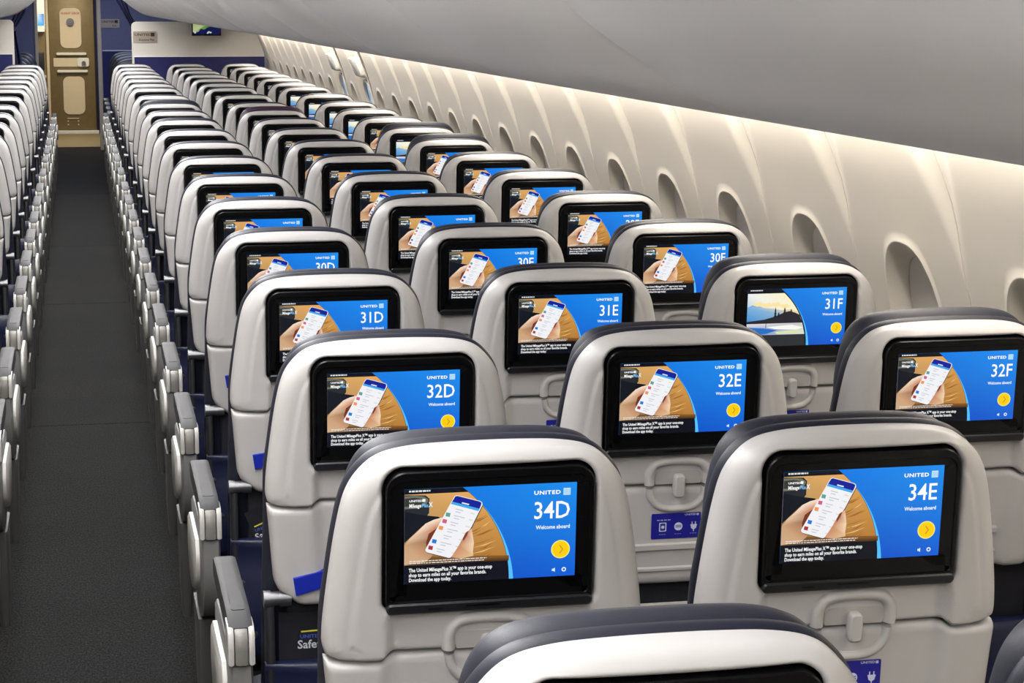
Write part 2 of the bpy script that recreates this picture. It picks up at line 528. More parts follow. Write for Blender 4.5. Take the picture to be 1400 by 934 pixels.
def display_hand():
    A = Art(disp_place); display_common(A)
    t0, t1 = .052, .80
    a = arc(RC - .004, CXC, t0, t1, 20)
    n = len(a)
    cols = [(206, 164, 104)] + [(226 - 50 * k / n, 168 - 50 * k / n, 92 - 46 * k / n) for k in range(n)] + [(140, 106, 62)]
    A.poly([(0, t0)] + a + [(0, t1)], cols, 3)
    # wood grain streaks
    rnd = random.Random(7)
    for k in range(26):
        y0 = rnd.uniform(.16, .76); x0 = rnd.uniform(.62, .78); L = rnd.uniform(.10, .26)
        lim = CXC + math.sqrt(RC ** 2 - (1 - y0) ** 2) - .05
        x1 = min(x0 + L, lim)
        if x1 < x0 + .05: continue
        dk = rnd.choice([(168, 112, 44), (186, 130, 60), (232, 186, 112), (150, 94, 34)])
        A.poly([(x0, y0 + .02), ((x0 + x1) / 2, y0 - .012), (x1, y0 - .05), ((x0 + x1) / 2, y0 + .002)], dk, 4)
    P = lambda L: [zp(*q) for q in L]
    A.poly(P([(62, 655), (62, 600), (760, 585), (757, 622)]), [(40, 28, 14), (120, 84, 44), (140, 92, 34), (58, 36, 12)], 5)
    # cup and dark sleeve
    A.poly(P([(62, 182), (200, 182), (226, 205), (224, 300), (212, 318), (62, 330)]), (34, 40, 44), 6)
    A.poly(P([(62, 190), (130, 184), (190, 190), (220, 210), (205, 246), (150, 270), (62, 276)]), (112, 112, 98), 7)
    A.poly(P([(62, 205), (130, 198), (180, 206), (196, 218), (180, 240), (130, 256), (62, 260)]), (52, 54, 50), 8)
    A.poly(P([(62, 290), (160, 312), (290, 326), (300, 345), (180, 390), (62, 505)]), (12, 18, 28), 7)
    # left hand, phone, right fingers
    A.poly(P([(62, 655), (62, 520), (100, 470), (150, 425), (200, 372), (255, 345), (312, 330), (302, 362), (275, 398), (300, 470), (240, 600), (200, 632)]),
           [(206, 172, 136), (200, 160, 120), (226, 196, 164), (238, 214, 188), (246, 224, 202), (248, 228, 206), (248, 230, 210), (226, 176, 146), (200, 132, 98), (130, 68, 42), (196, 146, 110), (206, 166, 126)], 9)
    A.poly(P([(222, 440), (275, 402), (292, 420), (240, 560), (212, 560), (205, 500)]), (116, 48, 26), 10)
    phone = [(384, 196), (392, 184), (408, 180), (560, 218), (574, 228), (576, 244), (505, 392), (380, 586), (370, 600), (356, 603), (212, 566), (202, 556), (201, 545)]
    A.poly(P([(x + 4, y + 5) for x, y in phone]), (70, 34, 20), 11)
    A.poly(P(phone), (240, 240, 244), 12)
    A.poly(P([(394, 188), (408, 184), (556, 221), (569, 230), (566, 246), (556, 270), (374, 222)]), (16, 30, 150), 13)
    A.poly(P([(374, 222), (556, 270), (549, 286), (366, 238)]), (66, 166, 236), 13)
    A.poly(P([(440, 226), (488, 238), (484, 246), (437, 234)]), (230, 236, 250), 14)
    for (x, y, c) in ((349, 308, (92, 160, 150)), (327, 352, (206, 96, 130)), (303, 397, (240, 150, 84)), (260, 488, (34, 120, 214)), (236, 532, (170, 52, 58))):
        A.poly(P([(x - 13, y - 14), (x + 16, y - 8), (x + 10, y + 18), (x - 18, y + 12)]), c, 14)
    for k, (x, y) in enumerate(((398, 268), (388, 312), (366, 356), (344, 402), (322, 446), (302, 492), (276, 536))):
        for q, L in ((0, 52 + 20 * (k % 2)), (18, 34)):
            A.poly(P([(x, y + q), (x + L, y + q + L * .24), (x + L - 3, y + q + L * .24 + 6), (x - 3, y + q + 6)]), (198, 200, 208), 14)
        A.poly(P([(x + 100, y + 26), (x + 128, y + 33), (x + 124, y + 42), (x + 97, y + 35)]), (218, 222, 206), 14)
    A.poly(P([(372, 598), (420, 520), (462, 440), (484, 418), (505, 402), (512, 440), (522, 500), (516, 560), (520, 588), (440, 606)]),
           [(206, 150, 112), (198, 134, 98), (176, 100, 72), (196, 120, 92), (226, 170, 138), (240, 206, 172), (242, 212, 176), (238, 206, 166), (226, 190, 146), (214, 172, 128)], 15)
    A.poly(P([(448, 470), (466, 430), (486, 416), (476, 448), (452, 488)]), (128, 56, 36), 16)
    # logo over cup, fine print, caption
    A.text('UNITED', .045, .128, .030, (250, 250, 250), 17, bold=.03, sx=1.25)
    A.rect(.178, .100, .208, .130, (240, 244, 248), 17)
    xx = .045
    for body, col, size in (('Mileage', (255, 255, 255), .056), ('Plus', (120, 200, 255), .056), ('X', (235, 245, 255), .074)):
        V, Fc = text2d(body, size, bold=.02, sx=.72)
        A.tri([(xx + p, .187 - q) for p, q in V], Fc, [srgb(col)] * len(V), 17); xx += max(p for p, q in V) + .006
    dashes(A, .05, .84, .750, .009, (236, 232, 224), 17, 11); dashes(A, .05, .82, .772, .009, (236, 232, 224), 17, 12)
    for k, ln in enumerate(('The United MileagePlus X\u2122 app is your one-stop', 'shop to earn miles on all your favorite brands.', 'Download the app today.')):
        A.text(ln, .045, .868 + .052 * k, .0545, (255, 255, 255), 17, bold=.02, sx=.775)
    return A.build('display_image', M_EMITATTR)


def display_coast():
    A = Art(disp_place); display_common(A)
    t0, t1 = .075, .80
    a = arc(RC - .02, CXC, t0, t1, 20)
    clip = lambda y: CXC + math.sqrt(RC ** 2 - (1 - y) ** 2) - .022
    sky = [(x, y) for x, y in a if y < .58]
    A.poly([(0, t0)] + sky + [(0, .58)], [(236, 240, 236)] + [(250, 240, 200) for _ in sky] + [(120, 170, 210)], 3)
    A.poly([(0, .31), (.10, .27), (.2, .29), (.3, .33), (.45, .34), (.6, .37), (.75, .36), (clip(.40), .40), (clip(.54), .54), (0, .58)],
           [(120, 176, 220), (100, 166, 220), (130, 180, 220), (150, 190, 220), (190, 200, 200), (210, 200, 180), (240, 214, 150), (250, 220, 160), (150, 180, 200), (60, 140, 205)], 4)
    for x, y, r_ in ((.18, .25, .05), (.33, .27, .06), (.50, .26, .05), (.66, .29, .045)):
        A.poly([(x - 2 * r_, y + .02), (x - r_, y - r_ * .5), (x, y - r_ * .3), (x + r_, y - r_ * .7), (x + 2 * r_, y + .03), (x, y + .05)], (250, 226, 160), 5)
    A.poly([(0, .56), (.30, .53), (.42, .50), (.55, .46), (.66, .41), (.75, .39), (.85, .42), (clip(.46), .46), (clip(.60), .60), (0, .60)], (38, 36, 44), 6)
    for x, h in ((.50, .18), (.56, .09), (.665, .10), (.78, .07)):
        yb = .49 if x < .6 else .42
        for q in range(3):
            A.poly([(x - .028 + .006 * q, yb - h * q / 3.6), (x, yb - h * (q + 1.6) / 3.6), (x + .028 - .006 * q, yb - h * q / 3.6)], (26, 30, 32), 7)
    A.poly([(0, .60), (clip(.60), .60), (clip(t1), t1), (0, t1)], [(226, 222, 226), (206, 204, 200), (226, 230, 214), (40, 100, 190)], 5)
    A.poly([(0, .66), (.30, .68), (.55, .72), (.34, .78), (0, .80)], (36, 110, 196), 7)
    A.poly([(.35, .66), (.8, .63), (clip(.68), .68), (.9, .72), (.5, .70)], (246, 246, 236), 7)
    A.poly([(.5, .75), (.9, .72), (clip(.76), .76), (.8, .79), (.55, .79)], (214, 224, 180), 7)
    A.poly([(.335, .60), (.345, .60), (.345, .68), (.335, .68)], (20, 24, 40), 8)
    A.poly([(0, t1), (clip(t1), t1), (clip(1), 1), (0, 1)], (44, 46, 50), 4)
    return A.build('display_image', M_EMITATTR)


def seat_number(txt):
    A = Art(disp_place)
    A.text(txt, 1.700, .372, .258, (255, 255, 255), 6, bold=.008, sx=.86, align='RIGHT')
    return A.build('seat_number', M_EMITATTR)


plac_place = lambda x, y, dw: bk(x, y, -.0105 + dw)


def placard():
    A = Art(plac_place, .00015)
    x0, x1, y0, y1 = -.041, .041, -.2965, -.2535
    mb = rrect(x0, x1, y0, y1, .002, 3)
    A.poly(mb, (30, 30, 150), 2)
    V, Fc = text2d('UNITED', .0045, bold=.02, sx=1.2)
    A.tri([(.014 + a, -.2585 + b_) for a, b_ in V], Fc, [srgb((200, 205, 240))] * len(V), 3)
    A.rect(.034, -.2590, .0375, -.2553, (200, 205, 240), 3)
    for k in range(4): A.rect(-.032 + .006 * k, -.2655, -.0275 + .006 * k, -.2640, (190, 196, 235), 3)
    wht = (215, 220, 245); blu = (30, 30, 150)
    A.poly(rrect(-.028, -.016, -.284, -.269, .001, 2), wht, 3); A.poly(rrect(-.0262, -.0178, -.2825, -.2705, .001, 2), blu, 4)
    A.circle(-.022, -.2765, .0028, wht, 5, 12)
    A.circle(.004, -.2765, .0068, wht, 3, 18); A.rect(-.001, -.2780, .009, -.2766, blu, 4); A.rect(-.001, -.2752, .009, -.2740, blu, 4)
    A.poly([(.024, -.274), (.035, -.274), (.0335, -.2805), (.0305, -.2825), (.0285, -.2825), (.0255, -.2805)], wht, 3)
    A.rect(.026, -.274, .0275, -.2695, wht, 3); A.rect(.0315, -.274, .033, -.2695, wht, 3); A.rect(.0287, -.286, .0303, -.2825, wht, 3)
    for xc in (-.022, .004, .0295):
        for k in range(3): A.rect(xc - .006 + .004 * k, -.2895, xc - .003 + .004 * k, -.2885, (150, 156, 215), 3)
    # thickness: a thin slab under the print
    o_ = mb
    me = A.build('placard', M_PRINT)
    return me


def tag_mesh(dv, skew):
    pts = [(-.156, -.292 + dv), (-.085, -.286 + dv + skew), (-.083, -.312 + dv + skew), (-.152, -.320 + dv)]
    mb = MB(); o_ = pts[::-1]
    mb.loft([ring_bk(o_, -.014), ring_bk(o_, .0015)], False, True)
    return mb.build('blue_tag', M_TAG, 0)


# ------------------------------------------------------------------ seat lower parts (seat-local metres, y forward)
def seat_cushion_mesh(): return MB().box(-.205, .205, .10, .54, .36, .475, .035).build('seat_cushion', M_NAVY, 60)


def pocket_mesh():
    rings = []
    for z, bulge in ((.640, .004), (.636, .010), (.624, .014), (.58, .022), (.50, .026), (.42, .018), (.40, .0)):
        ring = []
        for k in range(13):
            u = -.2 + .4 * k / 12; ring.append((u, .045 - bulge * (1 - (abs(u) / .2) ** 4) - .006 * math.sin(9 * u + z * 20) * (z < .63), z))
        for k in range(12, -1, -1): ring.append((-.2 + .4 * k / 12, .062, z))
        rings.append(ring)
    return MB().loft(rings).build('seat_pocket', M_POCKET, 60)


def back_panel_mesh(): return MB().box(-.165, .165, .070, .086, .40, .775, .004).build('back_panel', M_DARK, 40)


def bracket_mesh(s_):
    x0, x1 = (-.198, -.184) if s_ < 0 else (.184, .198)
    return MB().box(x0, x1, .045, .115, .42, .738, .006).build('recline_bracket', M_FRAME, 40)


def pivot_mesh(s_):
    mb = MB(); z = .744; y = .052
    mb.cyl((s_ * .201, y, z), (s_ * .190, y, z), .0135, 18).cyl((s_ * .190, y, z), (s_ * .176, y, z), .0115, 18).cyl((s_ * .176, y, z), (s_ * .158, y, z), .0130, 18)
    return mb.build('recline_pivot', M_SILVER, 35)


def leg_mesh(s_):
    x = s_ * .15; mb = MB()
    mb.box(x - .018, x + .018, .10, .15, 0, .36, .004); mb.box(x - .018, x + .018, .40, .45, 0, .36, .004); mb.box(x - .02, x + .02, .08, .47, 0, .025, .004)
    return mb.build('leg', M_FRAME, 40)


def arm_pad(xc):
    w2 = .0185; prof = [(.012, .712), (.022, .720), (.08, .727), (.33, .730), (.385, .728), (.403, .719), (.405, .702), (.395, .690), (.06, .684), (.012, .695)]
    rings = []
    for dx, s_ in ((-w2, .90), (-w2 + .004, .98), (-.008, 1.0), (.008, 1.0), (w2 - .004, .98), (w2, .90)):
        rings.append([(xc + dx, .22 + (y - .22) * (.97 + .03 * s_), .706 + (z - .706) * s_) for y, z in prof])
    return MB().loft(rings).build('arm_pad', M_PAD, 45)


def pad_inlay(xc):
    top = lambda y: float(np.interp(y, [.022, .08, .33], [.720, .727, .730]))
    o_ = [(xc + a, .115 + b_, top(.115 + b_) - .002) for a, b_ in rrect(-.0105, .0105, -.05, .05, .004, 3)]
    o2 = [(x, y, z + .0028) for x, y, z in o_]
    return MB().loft([o_, o2], False, True).build('pad_inlay', mat('pad_inlay', (36, 36, 39), 0.6), 0)


def hinge_part(xc, x0, x1, r_, name, material, dz=0.0):
    prof = [(.062, .716 + dz), (.026, .716 + dz), (.008, .712 + dz), (-.001, .702), (-.004, .68), (-.003, .656), (.062, .652)]
    mb = MB(); e = .003
    rings = [[(xc + x, .03 + (y - .03) * s_, .695 + (z - .695) * s_) for y, z in prof] for x, s_ in ((x0, .96), (x0 + e, 1), (x1 - e, 1), (x1, .96))]
    return mb.loft(rings).build(name, material, 45)


def shroud_mesh(xc):
    prof = [(.004, .652), (.002, .60), (.012, .555), (.035, .515), (.075, .485), (.12, .470), (.20, .468), (.33, .50), (.38, .56), (.39, .652)]
    rings = [[(xc + x, .2 + (y - .2) * s_, .56 + (z - .56) * s_) for y, z in prof] for x, s_ in ((-.018, .95), (-.014, 1), (.014, 1), (.018, .95))]
    return MB().loft(rings).build('side_shroud', M_SHROUD, 45)


def shroud_cover(xc, s_):
    prof = catmull([(.10, .632), (.075, .60), (.085, .555), (.13, .525), (.20, .510), (.29, .515), (.34, .55), (.35, .60), (.33, .632)], 4)
    x0 = xc + s_ * .018
    rings = [[(x0 + s_ * dx, .2 + (y - .2) * q, .56 + (z - .56) * q) for y, z in prof] for dx, q in ((0, 1), (.007, 1), (.011, .92))]
    return MB().loft(rings).build('shroud_cover', M_CHEEK, 45)


def shroud_foot(xc, s_):
    rings = []
    for z, w2, y0, y1 in ((.47, .016, .10, .30), (.40, .015, .12, .29), (.30, .014, .16, .28), (.22, .010, .19, .27)):
        rings.append([(xc + s_ * .006 + a, b_, z) for a, b_ in rrect(-w2, w2, y0, y1, .008, 3)])
    return MB().loft(rings).build('side_strut', mat('strut_grey', (92, 91, 91), .45), 45)


def bolt(xc, s_, y, z):
    mb = MB()
    if 1:
        mb.cyl((xc + s_ * .017, y, z), (xc + s_ * .026, y, z), .0055, 12).cyl((xc + s_ * .026, y, z), (xc + s_ * .029, y, z), .0055, 12, .003)
    return mb.build('arm_button', M_SILVER, 40)


def mid_arm(xc):
    mb = MB(); mb.box(xc - .017, xc + .017, .06, .40, .66, .70, .012); mb.box(xc - .012, xc + .012, .045, .13, .40, .67, .006)
    return mb.build('armrest', M_PAD, 45)


ME = dict(shell=upper_shell(), tray=lower_shell(), bezel=bezel_mesh(), lip=bezel_lip_mesh(), slot=lip_detail(-.030, .012, -.1445), jack=lip_detail(-.075, -.058, -.1465), cushion=cushion_mesh(),
          head=headrest_mesh().build('headrest', M_HEAD, 60), headp=headrest_mesh().build('headrest', M_PURPLE, 60),
          arch=latch_arch(), bowl=latch_bowl(), tab=latch_tab(), recess=latch_slot(), ledges=[ledge(-.316, -.304, .004), ledge(-.352, -.344, .003)],
          hand=display_hand(), coast=display_coast(), placard=placard(), seat=seat_cushion_mesh(), pocket=pocket_mesh(), panel=back_panel_mesh(),
          brk=[bracket_mesh(-1), bracket_mesh(1)], piv=[pivot_mesh(-1), pivot_mesh(1)], legs=[leg_mesh(-1), leg_mesh(1)], mid=mid_arm(-.23))
ARM = {}
for side in (-1, 1):
    xc = side * .240
    ARM[side] = [('arm_pad', arm_pad(xc)), ('pad_inlay', pad_inlay(xc)),
                 ('hinge_cheek', hinge_part(xc, -.0205, -.0115, 1, 'hinge_cheek', M_CHEEK)), ('hinge_cheek', hinge_part(xc, .0115, .0205, 1, 'hinge_cheek', M_CHEEK)),
                 ('hinge_core', hinge_part(xc, -.0098, .0098, 1, 'hinge_core', M_HINGE, -.002)), ('side_shroud', shroud_mesh(xc)),
                 ('shroud_cover', shroud_cover(xc, side)), ('side_strut', shroud_foot(xc, side)), ('arm_button', bolt(xc, -side, .30, .702)), ('hinge_bolt', bolt(xc, -side, .045, .690))]

# ------------------------------------------------------------------ rows
ROWY = [2.34 + .783 * i for i in range(12)]
for d in (1.0, 1.05, .72, .86, .86, .90, .86, 1.05): ROWY.append(ROWY[-1] + d)
ROWY = {i: y for i, y in enumerate(ROWY)}; ROWY[-1] = 2.34 - .787
NROW = 20
shift = lambda y: -.0018 * max(0, y - 6)
ORD = ['first', 'second', 'third', 'fourth', 'fifth', 'sixth', 'seventh', 'eighth', 'ninth', 'tenth', 'eleventh', 'twelfth', 'thirteenth', 'fourteenth',
       'fifteenth', 'sixteenth', 'seventeenth', 'eighteenth', 'nineteenth', 'twentieth', 'twenty-first']
rownum = lambda i: 35 if i == -1 else (34 if i == 0 else 33 - i)
COAST = {(2, 2), (8, 2), (10, 2), (11, 2), (12, 2), (13, 2)}
HEADUP = {(11, 0): .016, (7, 2): .016, (8, 2): .018, (1, 2): .008, (2, 2): .008, (9, 0): .004, (10, 1): .014}
TAGS = [tag_mesh(-.035, .01), tag_mesh(-.005, .004), tag_mesh(.012, .002)]
READABLE = {(0, 0), (0, 1), (1, 0), (1, 1), (1, 2), (2, 0), (2, 1), (2, 2), (3, 2)}


def make_seat(i, col, x, arm=None):
    y = ROWY[i] - (.05 if (i, col) == (-1, 1) else 0); letter = 'DEFC'[col]; num = '%d%s' % (rownum(i), letter)
    nth = ORD[NROW - 1 - i]
    place = ('aisle column', 'middle column', 'window column', 'aisle column')[col]
    if (i, col) in READABLE: lab = 'light grey airliner seat whose screen reads %s' % num
    elif (i, col) == (-1, 0): lab = 'light grey seat with navy top and hidden screen, right behind the seat reading 34D'
    elif (i, col) == (-1, 1): lab = 'navy seat edge right behind the seat reading 34E'
    elif col == 3: lab = 'light grey seat across the aisle from the windows shown, %s row behind the bulkhead' % nth
    else: lab = 'light grey airliner seat of the %s, %s row behind the white bulkhead' % (place, nth)
    root = empty('airliner_seat', (x + shift(y), y, 0), lab, 'seat', 'economy cabin seats')
    P = lambda n_, me, par=root, **k: link(n_, me, par, **k)
    sh = P('back_shell', ME['shell'])
    P('latch_rim', ME['arch'], sh); P('latch_recess', ME['recess'], sh)
    tr = P('tray_shell', ME['tray'])
    P('latch_bowl', ME['bowl'], tr); P('tray_latch', ME['tab'], tr); [P('tray_ledge', q, tr) for q in ME['ledges']]
    P('placard', ME['placard'], tr, label='blue placard with white icons')
    if col == 0 and i != 0:
        P('blue_tag', TAGS[0 if i == 1 else (1 if i == 2 else 2)], tr, label='bright blue tag')
    bz = P('screen_bezel', ME['bezel'])
    P('bezel_lip', ME['lip'], bz); P('card_slot', ME['slot'], bz); P('headphone_jack', ME['jack'], bz)
    P('display', ME['coast' if (i, col) in COAST else 'hand'], bz, label='lit seat-back screen')
    P('seat_number', seat_number(num), bz)
    P('backrest', ME['cushion'])
    h = P('headrest', ME['headp'] if (i, col) == (10, 1) else ME['head'])
    dz = HEADUP.get((i, col), 0); h.location = (0, 0, dz)
    P('seat_cushion', ME['seat']); P('seat_pocket', ME['pocket']); P('back_panel', ME['panel'])
    for k in (0, 1):
        P('recline_bracket', ME['brk'][k]); P('recline_pivot', ME['piv'][k]); P('leg', ME['legs'][k])
    if arm:
        for n_, me in ARM[arm]: P(n_, me)
    if col in (1, 2): P('armrest', ME['mid'])
    return root


XD, DX = .4525, .4597
for i in range(-1, NROW):
    for col in range(3):
        if i == -1 and col == 2: continue
        make_seat(i, col, XD + DX * col, -1 if col == 0 else None)
    if i >= 1: make_seat(i, 3, -.462, 1)


# ------------------------------------------------------------------ floor
CARPET_BREAKS = [-2.0, 2.6, 8.4, 11.9, 14.8, 18.9, 25.25]
fl = link('floor', MB().box(-1.75, 1.75, -2.0, 28.2, -.06, -.012).build('floor', M_FRAME, 0), kind='structure')
for a, b_ in zip(CARPET_BREAKS[:-1], CARPET_BREAKS[1:]):
    link('carpet_section', MB().box(-1.72, 1.72, a + .003, b_ - .003, -.012, 0, .003).build('carpet_section', M_CARPET, 0), fl)
link('galley_vinyl', MB().box(-1.72, 1.72, 25.26, 28.2, -.012, .0005).build('galley_vinyl', M_GFLOOR, 0), fl)


# ------------------------------------------------------------------ sidewalls
ZW = [0, .1, .3, .5, .7, .9, 1.07, 1.25, 1.41, 1.5, 1.56]
XW = [1.58, 1.615, 1.655, 1.675, 1.680, 1.668, 1.638, 1.588, 1.522, 1.478, 1.447]
zs = np.linspace(0, 1.56, 79); xs = np.interp(zs, ZW, XW)
for _ in range(6): xs[1:-1] = (xs[:-2] + 2 * xs[1:-1] + xs[2:]) / 4
xw = lambda z: float(np.interp(z, zs, xs))
PW = .585; Z0, Z1 = .46, 1.555; WZ = 1.0; HA, HB = .138, .185


def sidewall_panel():
    N = 72; c = (PW / 2, WZ)
    rect = [(.0015, Z0), (PW - .0015, Z0), (PW - .0015, Z1), (.0015, Z1)]
    th = sorted([2 * math.pi * k / N for k in range(N)] + [math.atan2(z - c[1], y - c[0]) % (2 * math.pi) for y, z in rect])
    Ro = polar(rect, c, th)

    def ell(a, b_, t, p=2.5): return (abs(math.cos(t) / a) ** p + abs(math.sin(t) / b_) ** p) ** (-1 / p)
    rings = []

    def ring_at(fn, rec):
        r_ = []
        for k, t in enumerate(th):
            R_ = fn(k, t); y = c[0] + math.cos(t) * R_; z = c[1] + math.sin(t) * R_
            r_.append((xw(z) + rec(y, z), y, z))
        return r_

    def leaf(y, z):
        hw = float(np.interp(z, [.6, 1.0, 1.15, 1.3, 1.45, 1.56], [.36, .35, .325, .262, .20, .155]))
        return 0.015 * sst(.035, -.035, hw - abs(y - c[0])) * sst(Z0, .75, z)
    rings.append(ring_at(lambda k, t: ell(HA * .76, HB * .84, t), lambda y, z: leaf(y, z) + .032))
    rings.append(ring_at(lambda k, t: ell(HA * .80, HB * .87, t), lambda y, z: leaf(y, z) + .025))
    rings.append(ring_at(lambda k, t: ell(HA * .90, HB * .93, t), lambda y, z: leaf(y, z) + .012))
    rings.append(ring_at(lambda k, t: ell(HA * .97, HB * .98, t), lambda y, z: leaf(y, z) + .003))
    rings.append(ring_at(lambda k, t: ell(HA, HB, t), lambda y, z: leaf(y, z) - .003))
    rings.append(ring_at(lambda k, t: ell(HA * 1.03, HB * 1.02, t), lambda y, z: leaf(y, z) - .003))
    rings.append(ring_at(lambda k, t: ell(HA * 1.07, HB * 1.045, t), lambda y, z: leaf(y, z)))
    for q in np.linspace(0, 1, 22)[1:]:
        rings.append(ring_at(lambda k, t: ell(HA * 1.07, HB * 1.045, t) * (1 - q) + Ro[k] * q, lambda y, z: leaf(y, z)))
    rings.append([(x + .02, y, z) for x, y, z in rings[-1]])
    return MB().loft(rings, False, False).build('sidewall_panel', M_WALL, 50)


def shade_mesh():
    N = 40; o_ = []
    for k in range(N):
        t = 2 * math.pi * k / N; R_ = (abs(math.cos(t) / (HA * .80)) ** 2.5 + abs(math.sin(t) / (HB * .88)) ** 2.5) ** (-1 / 2.5)
        o_.append((PW / 2 + math.cos(t) * R_, WZ + math.sin(t) * R_))
    r0 = [(xw(z) + .033, y, z) for y, z in o_]; r1 = [(xw(z) + .045, y, z) for y, z in o_]
    mb = MB().loft([r0, r1])
    zz = WZ - .105
    mb.box(xw(zz) + .026, xw(zz) + .040, PW / 2 - .035, PW / 2 + .035, zz - .006, zz + .006, .003)
    return mb.build('window_shade', M_SHADE, 40)


ME_PAN = sidewall_panel(); ME_SHADE = shade_mesh()
for side, nm in ((1, 'wall_right'), (-1, 'wall_left')):
    prof = [(xw(z) + .11, z) for z in np.linspace(0, 1.5, 16)] + [(1.50, 1.9), (1.50, 2.2)]
    V = []; Fc = []
    for y in (-2.0, 28.2):
        V += [(side * x, y, z) for x, z in prof] + [(side * (x + .03), y, z) for x, z in prof[::-1]]
    n_ = len(prof) * 2
    for k in range(n_): Fc.append((k, (k + 1) % n_, n_ + (k + 1) % n_, n_ + k))
    wall = link(nm, mesh_from(nm, V, Fc, M_WALL, 40), kind='structure')
    # lower wall panels and the window panels
    V = []; Fc = []; zz = np.linspace(0, Z0 - .004, 8)
    for y in (-2.0, 18.9): V += [(side * xw(z), y, z) for z in zz]
    for k in range(7): Fc.append((k, k + 1, 8 + k + 1, 8 + k))
    link('dado_panel', mesh_from('dado_panel', V, Fc, M_WALL, 40), wall)
    if side == 1:
        for k in range(-11, 26):
            y0 = 4.25 + .587 * k
            if 11.85 < y0 + PW / 2 < 12.45 or 13.0 < y0 + PW / 2 < 13.65 or y0 + PW > 18.93: continue
            p = link('sidewall_panel', ME_PAN, wall, loc=(0, y0, 0))
            link('window_shade', ME_SHADE, p)
    else:
        V = []; Fc = []; zz = np.linspace(Z0, Z1, 20)
        for y in (-2.0, 18.9): V += [(side * xw(z), y, z) for z in zz]
        for k in range(19): Fc.append((k, k + 1, 20 + k + 1, 20 + k))
        link('sidewall_panel', mesh_from('sidewall_panel_left', V, Fc, M_WALL, 40), wall)


# overwing exits on the window side
def exit_door(name, yc):
    hw = PW / 2 - .004
    V = []; Fc = []
    zz = np.linspace(Z0, Z1, 24); yy = [-hw, -hw + .012, -hw + .03, -hw + .06, hw - .06, hw - .03, hw - .012, hw]; dd = [0, -.004, .012, .03, .03, .012, -.004, 0]
    for z in zz:
        for y, d_ in zip(yy, dd): V.append((xw(z) + d_ * sst(1.56, 1.42, z), y, z))
    n_ = len(yy)
    for j in range(len(zz) - 1):
        for k in range(n_ - 1): Fc.append((j * n_ + k, j * n_ + k + 1, (j + 1) * n_ + k + 1, (j + 1) * n_ + k))
    d = link(name, mesh_from(name, V, Fc, M_WALL, 50), kind='structure', loc=(0, yc, 0))
    d['label'] = 'overwing emergency exit hatch in the sidewall'
    mb = MB(); rings = []
    for dx, q in ((.03, 1), (-.012, 1), (-.022, .86)):
        rings.append([(xw(1.30 + b_ * q) + dx, a * q, 1.30 + b_ * q) for a, b_ in rrect(-.12, .12, -.055, .055, .025, 4)])
    hc_ = link('handle_cover', MB().loft(rings).build('handle_cover', M_WHITE, 40), d)
    rings = []
    for dx, q in ((.03, 1.12), (.012, 1.12), (.008, 1.05), (.020, 1.0)):
        rings.append([(xw(1.06 + b_ * q) + dx, a * q, 1.06 + b_ * q) for a, b_ in rrect(-.11, .11, -.15, .15, .08, 6)])
    link('window_frame', MB().loft(rings, False, False).build('window_frame', M_WHITE, 50), d)
    A = Art(lambda x, y, dw: (xw(y) + .024 - dw, x, y))
    A.poly(rrect(-.085, .085, 1.085, 1.195, .03, 6), [(120, 165, 210) for _ in range(28)], 0)
    link('window_pane', A.build('window_pane', M_EMITATTR), d)


exit_door('door_2', 12.174); exit_door('door_3', 13.348)


# ------------------------------------------------------------------ overhead bins
bp_ = catmull([(.24, .34), (.262, .20), (.315, .09), (.410, .000), (.480, -.051), (.55, -.090), (.65, -.1125), (.80, -.137), (1.0, -.163), (1.2, -.186), (1.34, -.2005), (1.375, -.198)], 6)
bp_ = [(x, CAM_Z + z) for x, z in bp_]


def bin_mesh(y0, y1, side):
    prof = bp_ + [(1.385, CAM_Z - .185), (1.385, 2.16), (.24, 2.16)]
    P_ = [(side * x, z) for x, z in prof]
    rings = []
    for y, d in ((y0 + .003, .014), (y0 + .006, .004), (y0 + .011, 0), (y1 - .011, 0), (y1 - .006, .004), (y1 - .003, .014)):
        # inset towards the middle of the section for rounded module edges
        rings.append([(x + (side * .85 - x) * d * 1.2, y, z + (1.88 - z) * d * 1.6) for x, z in P_])
    return MB().loft(rings).build('overhead_bin', M_BIN, 35)


BY = [-1.9, -.30, .75, 1.79, 2.84, 3.96, 5.03, 6.10, 7.17, 8.24, 9.31, 10.38, 11.45, 12.52, 13.59, 14.66, 15.73, 16.8, 17.80, 18.74]
for side in (1, -1):
    nb = len(BY) - 1
    for k in range(nb):
        if side == -1 and k < 8: pass
        nth = ORD[nb - 1 - k]
        link('overhead_bin', bin_mesh(BY[k], BY[k + 1], side), None,
             ('smooth grey overhead bin above the window-side seats, %s behind the bulkhead' if side == 1 else 'grey overhead bin on the far side of the aisle, %s behind the bulkhead') % nth,
             'overhead bin', 'overhead bins')

# ceiling, back wall
link('ceiling', MB().box(-1.6, 1.6, -2.0, 28.2, 2.2, 2.24).build('ceiling', M_CEIL, 0), kind='structure')
link('wall_back', MB().box(-1.8, 1.8, -2.06, -2.0, -.05, 2.24).build('wall_back', M_BULK, 0), kind='structure')
link('wall_front', MB().box(-1.8, 1.8, 28.2, 28.26, -.05, 2.24).build('wall_front', M_FWALL, 0), kind='structure')


